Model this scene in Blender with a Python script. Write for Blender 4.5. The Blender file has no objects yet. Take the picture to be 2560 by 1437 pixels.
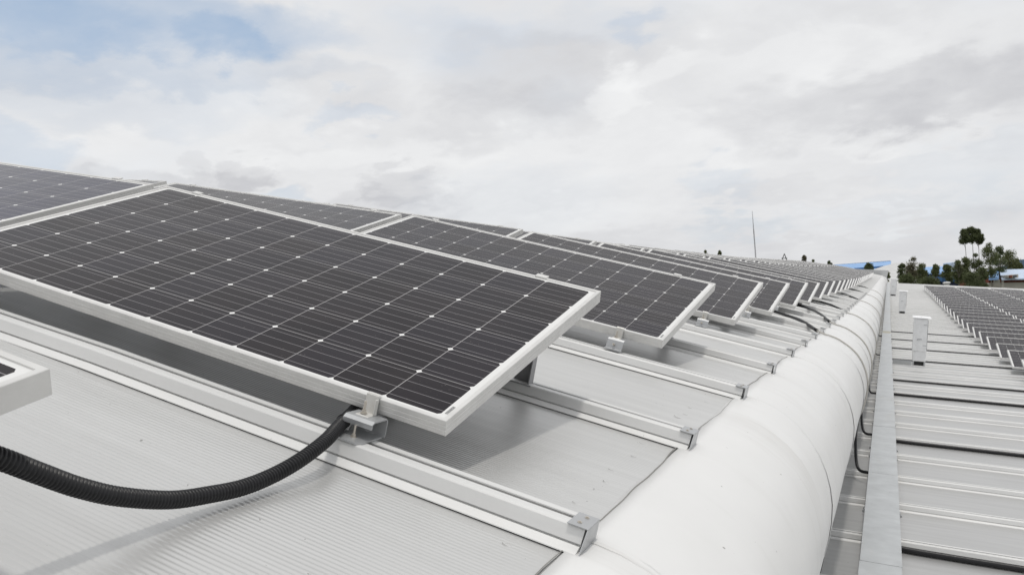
import bpy, bmesh, math, random
from mathutils import Vector, Matrix
import numpy as np
random.seed(7)
C = bpy.context.scene.collection
SC = bpy.context.scene
rad = math.radians

# ---------------------------------------------------------------- camera (solved from the photograph)
F_PX, ROLL, TILT, YAW = 2106.0, -0.202, -1.468, -0.408
CAM = Vector((0.860, -1.724, 0.525))        # in the frame of the upper roof
ALPHA = rad(16.2)                           # slope of the upper roof
BETA = rad(10.0)                            # how much flatter the lower roof is
W = Matrix.Rotation(ALPHA, 3, 'Y')          # roof frame -> world
def rz(a): return Matrix.Rotation(a, 3, 'Z')
RM = rz(ROLL) @ Matrix.Rotation(TILT, 3, 'X') @ rz(YAW)    # roof frame -> camera frame
def wp(x, y, z): return W @ Vector((x, y, z))
def at(u, v, d):
    """world point seen at source pixel (u,v), d metres in front of the camera plane"""
    q = Vector(((u-1280)/F_PX, -(v-718.5)/F_PX, -1.0))*d
    return W @ (CAM + RM.transposed() @ q)
def direction(u, v):
    q = Vector(((u-1280)/F_PX, -(v-718.5)/F_PX, -1.0)); q.normalize()
    return W @ (RM.transposed() @ q)
def px(P):
    q = RM @ ((W.transposed() @ Vector(P)) - CAM)
    if q.z > -0.05: return None
    return 1280+F_PX*q.x/-q.z, 718.5-F_PX*q.y/-q.z, -q.z
cd = bpy.data.cameras.new('camera'); cam = bpy.data.objects.new('camera', cd); C.objects.link(cam)
cd.sensor_width = 36; cd.lens = F_PX/2560*36; cd.clip_start = .02; cd.clip_end = 5000
cam.matrix_world = Matrix.Translation(W @ CAM) @ (W @ RM.transposed()).to_4x4()
cd.dof.use_dof = True; cd.dof.focus_distance = 2.3; cd.dof.aperture_fstop = 16
SC.camera = cam

# ---------------------------------------------------------------- light and sky
SUN_W = -(W @ Vector((.105, .07, -1.0))); SUN_W.normalize()
sl = bpy.data.lights.new('sun', 'SUN'); sl.energy = 1.1; sl.angle = rad(2.5); sl.color = (1, .96, .9)
so = bpy.data.objects.new('sun', sl); C.objects.link(so)
so.rotation_euler = SUN_W.to_track_quat('Z', 'Y').to_euler(); so.location = (0, 0, 30)
SC.view_settings.view_transform = 'Standard'; SC.view_settings.look = 'None'
SC.view_settings.exposure = 0.0; SC.view_settings.gamma = 1
SC.cycles.max_bounces = 4; SC.cycles.diffuse_bounces = 2; SC.cycles.glossy_bounces = 3

class NT:
    def __init__(s, nt): s.nt = nt; s.n = nt.nodes; s.l = nt.links
    def node(s, t, **k):
        n = s.n.new(t)
        for a, b in k.items(): setattr(n, a, b)
        return n
    def setin(s, sock, v):
        if hasattr(v, 'is_linked') or isinstance(v, bpy.types.NodeSocket): s.l.new(v, sock)
        else: sock.default_value = v
    def m(s, op, a, b=None, c=None, clamp=False):
        n = s.node('ShaderNodeMath', operation=op, use_clamp=clamp)
        for i, v in enumerate((a, b, c)):
            if v is not None: s.setin(n.inputs[i], v)
        return n.outputs[0]
    def mix(s, f, a, b):
        n = s.node('ShaderNodeMix', data_type='RGBA')
        s.setin(n.inputs[0], f); s.setin(n.inputs[6], a); s.setin(n.inputs[7], b)
        return n.outputs[2]
    def noise(s, vec, scale, detail=3, rough=.5, dist=0):
        n = s.node('ShaderNodeTexNoise')
        if vec is not None: s.l.new(vec, n.inputs['Vector'])
        n.inputs['Scale'].default_value = scale; n.inputs['Detail'].default_value = detail
        n.inputs['Roughness'].default_value = rough; n.inputs['Distortion'].default_value = dist
        return n.outputs[0]
    def rng(s, v, a, b, c=0., d=1., smooth=False):
        n = s.node('ShaderNodeMapRange', interpolation_type='SMOOTHSTEP' if smooth else 'LINEAR')
        for i, x in enumerate((v, a, b, c, d)): s.setin(n.inputs[i], x)
        return n.outputs[0]
def col(r, g=None, b=None): return (r, r if g is None else g, r if b is None else b, 1)

world = bpy.data.worlds.new('World'); SC.world = world; world.use_nodes = True; world.cycles.sampling_method = 'MANUAL'; world.cycles.sample_map_resolution = 256
t = NT(world.node_tree); bg = t.n['Background']
sky = t.node('ShaderNodeTexSky', sky_type='NISHITA'); sky.sun_disc = False
sky.sun_elevation = math.asin(SUN_W.z); sky.sun_rotation = math.atan2(SUN_W.x, SUN_W.y)
sky.air_density = 1.0; sky.dust_density = 1.5
tc = t.node('ShaderNodeTexCoord'); sep = t.node('ShaderNodeSeparateXYZ'); t.l.new(tc.outputs['Generated'], sep.inputs[0])
X, Y, Z = sep.outputs
# cloud layer seen in perspective: flatten towards the horizon
zz = t.m('ADD', t.m('MAXIMUM', Z, 0.0), .28)
cmb = t.node('ShaderNodeCombineXYZ'); t.setin(cmb.inputs[0], t.m('DIVIDE', X, zz)); t.setin(cmb.inputs[1], t.m('DIVIDE', Y, zz)); cmb.inputs[2].default_value = 3.7
pv = cmb.outputs[0]
az = t.m('ARCTAN2', X, Y); el = t.m('ARCSINE', Z)
vo = t.node('ShaderNodeTexVoronoi', feature='SMOOTH_F1'); vo.inputs['Scale'].default_value = 9; vo.inputs['Detail'].default_value = 1.5; vo.inputs['Roughness'].default_value = .55; vo.inputs['Smoothness'].default_value = .6
t.l.new(pv, vo.inputs['Vector']); billow = vo.outputs['Distance']
w1 = t.noise(pv, 4.2, 6, .66); w2 = t.noise(pv, 3.9, 6, .66, .3)
azw = t.m('ADD', az, t.m('MULTIPLY', t.m('SUBTRACT', w1, .5), .13))
elw = t.m('ADD', t.m('ADD', el, t.m('MULTIPLY', t.m('SUBTRACT', w2, .5), .085)), t.m('MULTIPLY', t.m('SUBTRACT', billow, .3), .035))
def total(lst):
    o = None
    for u, v, rx, ry, soft, k in lst:          # soft-edged ellipse of sky, its edge broken up by the cloud noise
        d = direction(u, v); a0 = math.atan2(d.x, d.y); e0 = math.asin(d.z); sx, sy = F_PX/rx, F_PX/ry
        a = t.m('MULTIPLY_ADD', azw, sx, -a0*sx); e = t.m('MULTIPLY_ADD', elw, sy, -e0*sy)
        q = t.m('MULTIPLY_ADD', a, a, t.m('MULTIPLY', e, e))
        p = t.rng(q, (1+soft)**2, (1-soft)**2, 0, k, True)
        o = p if o is None else t.m('ADD', o, p)
    return o
blue = total([(330, 0, 420, 80, .40, .70), (560, 50, 90, 50, .4, .35), (60, 20, 260, 60, .5, .3), (40, 335, 90, 42, .5, .45), (865, 248, 75, 26, .6, .32), (1575, 15, 60, 26, .6, .30), (1350, 25, 300, 40, .8, .14),
              (200, 190, 330, 60, .7, .22), (300, 130, 420, 34, .6, .26), (1810, 410, 60, 40, .7, .24), (1840, 525, 90, 26, .7, .28), (2350, 480, 260, 30, .7, .14), (2440, 350, 160, 40, .7, .14), (690, 480, 60, 16, .6, .35), (1280, 470, 200, 60, .9, .10)])
grey = total([(1290, 130, 210, 95, .35, .52), (1180, 250, 120, 60, .5, .35), (1400, 230, 110, 70, .5, .35), (2200, 205, 330, 60, .6, .62), (2250, 255, 110, 42, .6, .40), (2150, 130, 70, 60, .5, .3), (2480, 190, 160, 90, .5, .4),
              (620, 398, 72, 48, .22, .62), (490, 372, 42, 34, .25, .42), (560, 425, 130, 30, .4, .42), (1010, 425, 88, 52, .22, .60), (960, 470, 190, 32, .4, .40), (1060, 495, 90, 30, .4, .3), (180, 385, 50, 34, .4, .45), (300, 425, 130, 26, .5, .35),
              (830, 190, 150, 42, .5, .35), (100, 120, 150, 44, .5, .30), (690, 120, 60, 60, .5, .2), (1500, 590, 400, 40, .7, .28), (2260, 560, 260, 60, .8, .32), (1950, 430, 160, 24, .6, .25), (1900, 20, 330, 30, .8, .3)])
bright = total([(600, 240, 180, 50, .5, .45), (1560, 190, 70, 60, .35, .70), (1640, 130, 100, 30, .5, .45), (900, 350, 260, 30, .7, .4), (400, 340, 260, 40, .6, .4), (2030, 60, 300, 70, .6, .35), (2150, 95, 110, 46, .5, .3),
              (1450, 380, 330, 90, .8, .35), (2320, 298, 160, 26, .5, .45), (2150, 510, 150, 30, .4, .42), (2240, 500, 40, 16, .4, .4), (1070, 160, 90, 60, .5, .3), (1880, 300, 200, 40, .7, .3), (1350, 510, 180, 30, .5, .3)])
n1 = t.noise(pv, 3.2, 6, .62, .2); n2 = t.noise(pv, 1.1, 2, .5)
gap = t.m('MULTIPLY', t.rng(n2, .56, .74, 0, .30, True), t.rng(n1, .40, .65))
bl = t.m('ADD', t.m('MULTIPLY', blue, t.rng(n1, .25, .6, 1.1, .8)), gap, clamp=True)
lum = t.m('ADD', t.rng(n1, .33, .68, .775, .845), t.rng(billow, .1, .5, .02, -.015))
lum = t.m('SUBTRACT', lum, t.m('MULTIPLY', grey, t.rng(n1, .3, .65, .175, .125)))
lum = t.m('ADD', lum, t.m('MULTIPLY', bright, .10))
lum = t.m('ADD', lum, t.rng(el, .0, .12, -.02, 0))
lum = t.m('MULTIPLY', lum, t.rng(el, -.02, .0, .45, 1))
warm = t.node('ShaderNodeCombineColor')
t.setin(warm.inputs[0], t.m('MULTIPLY', lum, .985)); t.setin(warm.inputs[1], t.m('MULTIPLY', lum, .992)); t.setin(warm.inputs[2], t.m('ADD', t.m('MULTIPLY', lum, .93), .062))
skym = t.node('ShaderNodeVectorMath', operation='MULTIPLY'); t.l.new(sky.outputs[0], skym.inputs[0]); skym.inputs[1].default_value = (.105, .105, .105)
milk = t.mix(.62, skym.outputs[0], (.52, .65, .82, 1))
t.l.new(t.mix(bl, warm.outputs[0], milk), bg.inputs[0]); bg.inputs[1].default_value = 1.0

# ---------------------------------------------------------------- materials
def mat(name, base, rough=.5, metal=0., var=0., vscale=3., bump=0., bscale=50., spec=.5, tint=None, coords='Object'):
    m = bpy.data.materials.new(name); m.use_nodes = True; t = NT(m.node_tree); b = t.n['Principled BSDF']
    b.inputs['Roughness'].default_value = rough; b.inputs['Metallic'].default_value = metal
    b.inputs['Specular IOR Level'].default_value = spec
    c = col(*base) if isinstance(base, (tuple, list)) else col(base)
    tcn = t.node('ShaderNodeTexCoord').outputs[coords]
    if var:
        k = t.rng(t.noise(tcn, vscale, 6, .6), .3, .7, 0, 1)
        lo = tuple(x*(1-var) for x in c[:3])+(1,); hi = tuple(min(1, x*(1+var*.5)) for x in c[:3])+(1,)
        if tint: lo = col(*tint)
        t.l.new(t.mix(k, lo, hi), b.inputs['Base Color'])
        t.l.new(t.rng(t.noise(tcn, vscale*2.3, 4), .3, .7, rough*.85, min(1, rough*1.2)), b.inputs['Roughness'])
    else: b.inputs['Base Color'].default_value = c
    if bump:
        bn = t.node('ShaderNodeBump'); bn.inputs['Strength'].default_value = 1; bn.inputs['Distance'].default_value = bump
        t.l.new(t.noise(tcn, bscale, 3), bn.inputs['Height']); t.l.new(bn.outputs[0], b.inputs['Normal'])
    m['nt'] = 1
    return m
M = {}
M['frame'] = mat('anodised_frame', (.72, .715, .70), .42, .35, .08, 14)
M['frame_back'] = mat('backsheet', .12, .6)
M['seam_shade_and_marks'] = mat('gap_shade_and_marks', (.24, .235, .22), .8)  # dark tone for the painted gap shade and the dimple crescents
M['galv'] = mat('galvanised_steel', (.50, .51, .52), .38, .5, .12, 9)
M['dark_leg'] = mat('grey_leg', (.36, .36, .37), .5, .4, .12, 20)
M['clamp'] = mat('cast_clamp', (.76, .75, .72), .38, .4, .06, 60, .0004, 300)
M['sticker'] = mat('printed_sticker', (.34, .34, .34), .5, 0, .6, 260)
M['steel'] = mat('bolt_steel', (.62, .58, .52), .35, .8)
M['black'] = mat('black_plastic', (.012, .012, .014), .38, 0, .3, 40, spec=.4)
M['hose'] = mat('grey_hose', (.55, .53, .49), .5, 0, .15, 10)
M['white_trim'] = mat('white_painted_trim', (.785, .785, .777), .38, 0, .05, 1.3, .012, 1.6, spec=.45)
M['tray'] = mat('tray_cover', (.55, .57, .58), .42, .35, .14, 5, .0006, 30)
M['cabinet'] = mat('white_wrap', (.90, .905, .91), .3, 0, .10, 9, .02, 7)
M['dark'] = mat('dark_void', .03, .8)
M['wall'] = mat('metal_wall', (.55, .56, .56), .6, 0, .1, .5)
M['beige'] = mat('tray_side', (.46, .44, .36), .6, .1, .15, 6)
M['window'] = mat('window_glass', (.10, .12, .15), .15)
M['brick'] = mat('red_brown_wall', (.20, .055, .030), .8, 0, .3, 1)
M['cream'] = mat('cream_wall', (.55, .52, .46), .8, 0, .1, 1)
M['blue_roof'] = mat('blue_roof', (.24, .43, .74), .5, .0, .12, .3)
M['blue_dark'] = mat('blue_band', (.05, .15, .33), .5)
M['blue_pale'] = mat('pale_blue_roof', (.55, .66, .82), .5, 0, .12, .3)
M['navy'] = mat('navy_wall', (.035, .05, .11), .7, 0, .4, .4)
M['barrel'] = mat('pale_barrel_roof', (.60, .60, .59), .5, 0, .18, .8)
M['bark'] = mat('bark', (.24, .22, .18), .9, 0, .3, 2)
M['ground'] = mat('ground', (.10, .11, .07), .95, 0, .4, .02)
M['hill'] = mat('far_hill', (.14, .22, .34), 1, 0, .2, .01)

def stain_crease_shade(m, scale, amt, lo=.52, hi=.70, dark=.80):
    t = NT(m.node_tree); b = t.n['Principled BSDF']; tcn = t.node('ShaderNodeTexCoord').outputs['Object']
    mp = t.node('ShaderNodeMapping'); t.l.new(tcn, mp.inputs[0]); mp.inputs['Scale'].default_value = scale
    k = t.m('MULTIPLY', t.rng(t.noise(mp.outputs[0], 1, 5, .62, .6), lo, hi, 0, amt, True), t.rng(t.noise(tcn, 2.1, 4), .35, .65))
    sp = t.m('MULTIPLY', t.m('GREATER_THAN', t.noise(tcn, 46, 1), .80), .6)
    lk = b.inputs['Base Color'].links[0].from_socket
    c = t.mix(k, lk, col(.62*dark, .60*dark, .56*dark)); c = t.mix(sp, c, (.12, .10, .09, 1)); t.l.new(c, b.inputs['Base Color'])
stain_crease_shade(M['white_trim'], (.55, 5.5, .8), .42)  # grey streaks painted in for crease shading, plus specks of dirt
stain_crease_shade(M['tray'], (3, .5, 1), .5)
stain_crease_shade(M['cabinet'], (6, 6, 2.2), .45)
def pan_mat(name, base, fade, metal=.5):
    """painted metal sheet: faint streaks down the slope, dust, fine ribbing too small to model far away"""
    m = mat(name, base, .36, metal, 0); t = NT(m.node_tree); b = t.n['Principled BSDF']
    tcn = t.node('ShaderNodeTexCoord').outputs['Object']
    mp = t.node('ShaderNodeMapping'); t.l.new(tcn, mp.inputs[0]); mp.inputs['Scale'].default_value = (.5, 9, 1)
    k = t.rng(t.noise(mp.outputs[0], 2.2, 6, .65), .3, .72)
    k2 = t.rng(t.noise(tcn, 1.4, 5), .35, .7)
    sp = t.rng(t.noise(tcn, 75, 2), .755, .785, 0, .55)          # specks of dirt
    c = t.mix(k, col(*[x*.88 for x in base]), col(*base))
    c = t.mix(t.m('MULTIPLY', k2, .22), c, col(*[x*.72 for x in base]))
    c = t.mix(sp, c, (.10, .09, .08, 1)); t.l.new(c, b.inputs['Base Color'])
    t.l.new(t.rng(k, 0, 1, .40, .30) if metal > .2 else t.rng(k, 0, 1, .55, .45), b.inputs['Roughness'])
    if fade:
        sx = t.node('ShaderNodeSeparateXYZ'); t.l.new(tcn, sx.inputs[0])
        wv = t.m('SINE', t.m('MULTIPLY', sx.outputs[1], 2*math.pi/.0135))
        bn = t.node('ShaderNodeBump'); bn.inputs['Strength'].default_value = 1; bn.inputs['Distance'].default_value = .0005
        t.l.new(wv, bn.inputs['Height']); t.l.new(bn.outputs[0], b.inputs['Normal'])
    return m
M['pan'] = pan_mat('roof_sheet_paint', (.69, .69, .68), False, .5)
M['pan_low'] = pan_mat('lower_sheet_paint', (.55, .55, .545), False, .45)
M['rib'] = pan_mat('rib_paint', (.80, .80, .79), False, .12)

def cell_mat(name='solar_cells', c1=(.0105, .008, .010, 1), c2=(.019, .0145, .0155, 1)):
    m = bpy.data.materials.new(name); m.use_nodes = True; t = NT(m.node_tree); b = t.n['Principled BSDF']
    uv = t.node('ShaderNodeUVMap'); uv.uv_map = 'UVMap'; s = t.node('ShaderNodeSeparateXYZ'); t.l.new(uv.outputs[0], s.inputs[0])
    u, v = s.outputs[0], s.outputs[1]; c = .158
    a = t.m('FRACT', t.m('DIVIDE', t.m('ADD', u, 10*c), c)); bb = t.m('FRACT', t.m('DIVIDE', t.m('ADD', v, 10*c), c))
    da = t.m('ABSOLUTE', t.m('SUBTRACT', a, .5)); db = t.m('ABSOLUTE', t.m('SUBTRACT', bb, .5))
    gap = t.m('MAXIMUM', t.m('GREATER_THAN', da, .4925), t.m('GREATER_THAN', db, .4930))
    dia = t.m('GREATER_THAN', t.m('ADD', da, db), .941)
    out = t.m('MAXIMUM', t.m('MAXIMUM', t.m('LESS_THAN', u, .001), t.m('GREATER_THAN', u, 12*c-.001)), t.m('MAXIMUM', t.m('LESS_THAN', v, .001), t.m('GREATER_THAN', v, 6*c-.001)))
    white = t.m('MAXIMUM', dia, out)
    bus = t.m('LESS_THAN', t.m('ABSOLUTE', t.m('SUBTRACT', t.m('FRACT', t.m('MULTIPLY', bb, 4.)), .5)), .023)
    tcn = t.node('ShaderNodeTexCoord').outputs['Object']
    n = t.noise(tcn, 5, 4)
    cell = t.mix(t.rng(n, .3, .7), c1, c2)
    # every cell has a slightly different tone
    cid = t.node('ShaderNodeCombineXYZ'); t.setin(cid.inputs[0], t.m('FLOOR', t.m('DIVIDE', u, c))); t.setin(cid.inputs[1], t.m('FLOOR', t.m('DIVIDE', v, c)))
    oi = t.node('ShaderNodeObjectInfo'); t.l.new(oi.outputs['Random'], cid.inputs[2])
    wn = t.node('ShaderNodeTexWhiteNoise'); t.l.new(cid.outputs[0], wn.inputs[0])
    cell = t.mix(t.m('MULTIPLY', wn.outputs[0], .35), cell, (.030, .028, .042, 1))
    dust = t.rng(t.noise(tcn, 120, 2), .70, .76, 0, .30)
    cell = t.mix(dust, cell, (.30, .28, .26, 1))
    cc = t.mix(bus, cell, (.24, .23, .24, 1)); cc = t.mix(gap, cc, (.38, .37, .37, 1)); cc = t.mix(white, cc, (.78, .78, .77, 1))
    t.l.new(cc, b.inputs['Base Color'])
    b.inputs['Roughness'].default_value = .16; b.inputs['IOR'].default_value = 1.235; b.inputs['Specular IOR Level'].default_value = .5
    t.l.new(t.rng(t.noise(tcn, 2.5, 4), .3, .7, .10, .22), b.inputs['Roughness'])
    return m
M['cells'] = cell_mat(); M['cells_blue'] = cell_mat('bluish_solar_cells', (.022, .022, .045, 1), (.036, .036, .066, 1))
def leaf_mat(name, c1, c2):
    m = mat(name, c1, .7); t = NT(m.node_tree); b = t.n['Principled BSDF']
    k = t.rng(t.noise(t.node('ShaderNodeTexCoord').outputs['Object'], .9, 4, .7), .35, .65)
    c = t.mix(k, col(*c1), col(*c2)); t.l.new(c, b.inputs['Base Color'])
    tl = t.node('ShaderNodeBsdfTranslucent'); t.l.new(c, tl.inputs[0]); ms = t.node('ShaderNodeMixShader'); ms.inputs[0].default_value = .38
    t.l.new(b.outputs[0], ms.inputs[1]); t.l.new(tl.outputs[0], ms.inputs[2]); t.l.new(ms.outputs[0], t.n['Material Output'].inputs[0]); return m
M['leaf'] = leaf_mat('leaves', (.110, .135, .052), (.180, .200, .095))
M['leaf_dark'] = leaf_mat('dark_leaves', (.085, .108, .044), (.140, .162, .075))
M['leaf_brown'] = leaf_mat('brownish_leaves', (.09, .095, .05), (.20, .17, .11))

# ---------------------------------------------------------------- mesh helpers
class MB:
    def __init__(s): s.v = []; s.f = []; s.m = []; s.uv = {}
    def add(s, vs, fs, mi=0):
        o = len(s.v); s.v += [tuple(p) for p in vs]
        for f in fs: s.f.append(tuple(i+o for i in f)); s.m.append(mi)
        return s
    def box(s, x0, x1, y0, y1, z0, z1, mi=0):
        return s.add([(x, y, z) for z in (z0, z1) for y in (y0, y1) for x in (x0, x1)],
                     [(0, 2, 3, 1), (4, 5, 7, 6), (0, 1, 5, 4), (2, 6, 7, 3), (0, 4, 6, 2), (1, 3, 7, 5)], mi)
    def tube(s, pts, r, n=10, rfun=None, mi=0, cap=True):
        pts = [Vector(p) for p in pts]; rings = []; up = Vector((0, 0, 1)); last = None
        for i, p in enumerate(pts):
            d = (pts[min(i+1, len(pts)-1)]-pts[max(i-1, 0)]).normalized()
            if last is None:
                last = up - d*up.dot(d)
                if last.length < .1: last = Vector((1, 0, 0)) - d*d.x
            else: last = last - d*last.dot(d)
            last.normalize(); b = d.cross(last); rr = rfun(i) if rfun else (r[i] if isinstance(r, list) else r)
            rings.append([p+(last*math.cos(2*math.pi*k/n)+b*math.sin(2*math.pi*k/n))*rr for k in range(n)])
        vs = [p for g in rings for p in g]; fs = []
        for i in range(len(rings)-1):
            for k in range(n):
                a = i*n+k; c = i*n+(k+1) % n; fs.append((a, c, c+n, a+n))
        if cap: fs.append(tuple(range(n))[::-1]); fs.append(tuple(range(len(vs)-n, len(vs))))
        return s.add(vs, fs, mi)
    def cyl(s, p, r, h, n=12, axis=(0, 0, 1)):
        p = Vector(p); return s.tube([p, p+Vector(axis)*h], r, n)
    def prism(s, poly, d, mi=0):
        """polygon (list of 3d points) pushed by vector d"""
        n = len(poly); vs = [Vector(p) for p in poly]; vs += [p+Vector(d) for p in vs]
        return s.add(vs, [tuple(range(n))[::-1], tuple(range(n, 2*n))]+[(i, (i+1) % n, (i+1) % n+n, i+n) for i in range(n)], mi)
    def mesh(s, name, mats, smooth=False, recalc=True):
        me = bpy.data.meshes.new(name); me.from_pydata(s.v, [], s.f)
        for m in (mats if isinstance(mats, (list, tuple)) else [mats]): me.materials.append(m)
        me.polygons.foreach_set('material_index', s.m)
        if recalc:
            b = bmesh.new(); b.from_mesh(me); bmesh.ops.recalc_face_normals(b, faces=b.faces); b.to_mesh(me); b.free()
        if smooth:
            me.polygons.foreach_set('use_smooth', [True]*len(me.polygons))
            if smooth is not True: me.set_sharp_from_angle(angle=rad(smooth))
        me.update(); return me
def obj(name, me, parent=None, loc=None, rot=None):
    o = bpy.data.objects.new(name, me); C.objects.link(o)
    if parent: o.parent = parent
    if loc is not None: o.location = loc
    if rot is not None: o.rotation_euler = rot
    return o
def tag(o, label, cat=None, group=None, kind=None):
    o['label'] = label
    if cat: o['category'] = cat
    if group: o['group'] = group
    if kind: o['kind'] = kind
    return o
def empty(name, loc, rot=(0, 0, 0)):
    o = obj(name, None); o.location = loc; o.rotation_euler = rot; o.empty_display_size = .1; return o
def bevel(me, w, seg=2):
    b = bmesh.new(); b.from_mesh(me)
    bmesh.ops.bevel(b, geom=[e for e in b.edges if len(e.link_faces) == 2 and e.calc_face_angle(0) > .5], offset=w, segments=seg, affect='EDGES', profile=.6)
    b.to_mesh(me); b.free(); return me
def link_child(src, parent):
    c = src.copy(); C.objects.link(c); c.parent = parent; return c
def ordinal(n):
    w = ['', 'first', 'second', 'third', 'fourth', 'fifth', 'sixth', 'seventh', 'eighth', 'ninth', 'tenth', 'eleventh', 'twelfth']
    if n < len(w): return w[n]
    return '%d%s' % (n, {1: 'st', 2: 'nd', 3: 'rd'}.get(n % 10 if n % 100 not in (11, 12, 13) else 0, 'th'))

# ---------------------------------------------------------------- shape of the roofs (roof frame)
PITCH = 1.978; RIBP = .989; Y0, Y1 = -6.0, 80.0
SY = [(-8, -.13), (-4, -.09), (-1.978, -.045), (0, 0), (1.978, .046), (3.956, .043), (5.934, .017), (7.9, .002), (9.9, -.009), (11.9, -.012), (14, -.011), (20, .0), (25, .01), (30, .04), (40, .14), (60, .36), (80, .55), (90, .6)]
_sx = [a for a, b in SY]; _sy = [b for a, b in SY]
def S(y): return float(np.interp(y, _sx, _sy))
def zx(x):
    if x > -1: return 0.
    if x > -7: return -.018*(x+1)**2
    return -.648+.216*(x+7)
PAN, RIBTOP = -.142, -.095
def ux(i): return -.02

roof_rot = (0, ALPHA, 0); low_rot = (0, ALPHA-BETA, 0)
fac = empty('factory_building', (0, 0, 0), roof_rot)
tag(fac, 'long factory building with white ribbed metal roofs and a rounded white roof edge', 'factory building')

def sheet(xs, ys_fun, zf, name, m, parent, smooth=25):
    b = MB(); ys = ys_fun; n = len(xs)
    vs = [(x, y, zf(x, y)) for y in ys for x in xs]
    fs = [(j*n+i, j*n+i+1, (j+1)*n+i+1, (j+1)*n+i) for j in range(len(ys)-1) for i in range(n-1)]
    b.add(vs, fs); return b
xsL = [-14, -11, -9, -7.5, -7, -6, -5, -4.2, -3.4, -2.6, -2, -1.5, -1, -.6, -.3, 0, .2, .3, .36, .40, .45]
# fine ribbing of the near sheets is real geometry
def corr(x, y):
    e = min(max((.40-x)/.16, 0), 1)
    f = ((y+.08) % RIBP)
    k = 1 if .10 < f < RIBP-.10 else 0
    return .0007*e*k*math.sin(2*math.pi*y/.0135)
ysn = list(np.arange(-3.2, 4.6, .0135/6)); ysf = list(np.arange(4.6, Y1+.01, .5)); ysb = list(np.arange(Y0, -3.2, .5))
rnd = random.Random(3)
def panz(x, y): return S(y)+zx(x)+PAN
b = MB(); n = len(xsL); ys = ysb+ysn+ysf
vs = []
for y in ys:
    near = -3.2 <= y < 4.6
    for x in xsL: vs.append((x, y, panz(x, y)+(corr(x, y) if near else 0)+(.0012*math.sin(x*2.1+y*3.3)*math.sin(y*1.3) if near else 0)))
b.add(vs, [(j*n+i, j*n+i+1, (j+1)*n+i+1, (j+1)*n+i) for j in range(len(ys)-1) for i in range(n-1)])
# shallow pressed dimples along the edge of the sheet
def dimple(b, x, y, r, h=.0009):
    vs = [(x, y, panz(x, y)+h)]; k = 14
    for rr, hh in ((.55, h*.9), (1, -.001)):
        for i in range(k):
            a = 2*math.pi*i/k; vs.append((x+r*rr*math.cos(a), y+r*rr*math.sin(a)*.8, panz(x, y)+hh))
    fs = [(0, 1+i, 1+(i+1) % k) for i in range(k)]+[(1+i, 1+k+i, 1+k+(i+1) % k, 1+(i+1) % k) for i in range(k)]
    b.add(vs, fs)
for j in range(-1, 9):
    for q in (.2, .33, .43, .54, .70, .86):
        x0, y0 = .325+rnd.uniform(-.02, .015), -.08+RIBP*j+q*RIBP+rnd.uniform(-.02, .02); rr = .0125*rnd.uniform(.7, 1.1)
        dimple(b, x0, y0, rr)
        a0 = rnd.uniform(2.6, 3.3); a1 = a0+rnd.uniform(1.1, 2.2); kk = 9; vs = []
        for i in range(kk):
            a = a0+(a1-a0)*i/(kk-1); w_ = .0009*math.sin(math.pi*(i+.6)/kk)
            for sg in (-1, 1): vs.append((x0+(rr+sg*w_)*math.cos(a)*1.1, y0+(rr+sg*w_)*math.sin(a)*.8, panz(x0, y0)+.0016))
        b.add(vs, [(2*i, 2*i+1, 2*i+3, 2*i+2) for i in range(kk-1)], 1)  # dark crescent strip along one side of the dimple rim
tag(obj('upper_roof_sheet', b.mesh('upper_roof_sheet', [M['pan'], M['seam_shade_and_marks']], 30), fac), 'pale grey upper roof sheet with fine ribbing')

# ribs of the upper roof
def rib_profile(front=1):
    return [(-.149, -.1425), (-.148, -.1405), (-.1275, -.1305), (-.118, -.1325), (-.118, -.1285), (-.1235, -.1265), (-.1135, -.0985), (-.1105, -.0955), (-.106, -.095),
            (-.0805, -.0955), (-.0795, -.098), (-.104, -.132), (-.042, -.132), (-.0620, -.098), (-.061, -.0955), (-.042, -.095), (-.038, -.098), (-.018, -.136), (.004, -.1385), (.005, -.1425)]
def rib_mesh(y, x0, x1, zf, far=False):
    pr = rib_profile()
    if far: pr = [pr[i] for i in (0, 2, 4, 5, 6, 8, 15, 17, 19)]
    xs = [x for x in (-14, -11, -9, -7, -5, -3.5, -2, -1, 0) if x < x1-.01 and x >= x0]+[x1]
    b = MB(); n = len(pr)
    vs = [(x, y+py, pz+zf(x, y)) for x in xs for py, pz in pr]
    fs = [(i*n+k, i*n+k+1, (i+1)*n+k+1, (i+1)*n+k) for i in range(len(xs)-1) for k in range(n-1)]
    b.add(vs, fs); e = (len(xs)-1)*n
    b.add(vs[e:], [tuple(range(n))] if far else [tuple(range(9))+tuple(range(14, n)), ])
    return b
zL = lambda x, y: S(y)+zx(x)
cap_b = MB()
cap_b.box(-.046, .0, -.120, -.040, -.0945, -.0925)                       # top plate
cap_b.prism([(-.0015, -.120, -.0945), (-.0015, -.040, -.0945), (-.0015, -.040, -.139), (-.0015, -.148, -.139)], (.0018, 0, 0))
cap_me = cap_b.mesh('end_cap', M['galv'])
scr_b = MB()
scr_b.cyl((-.024, -.098, -.0925), .0052, .0016, 10); scr_b.cyl((-.024, -.098, -.0909), .0028, .0016, 8)
scr_me = scr_b.mesh('cap_screw', M['steel'])
RIBS = []
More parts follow.
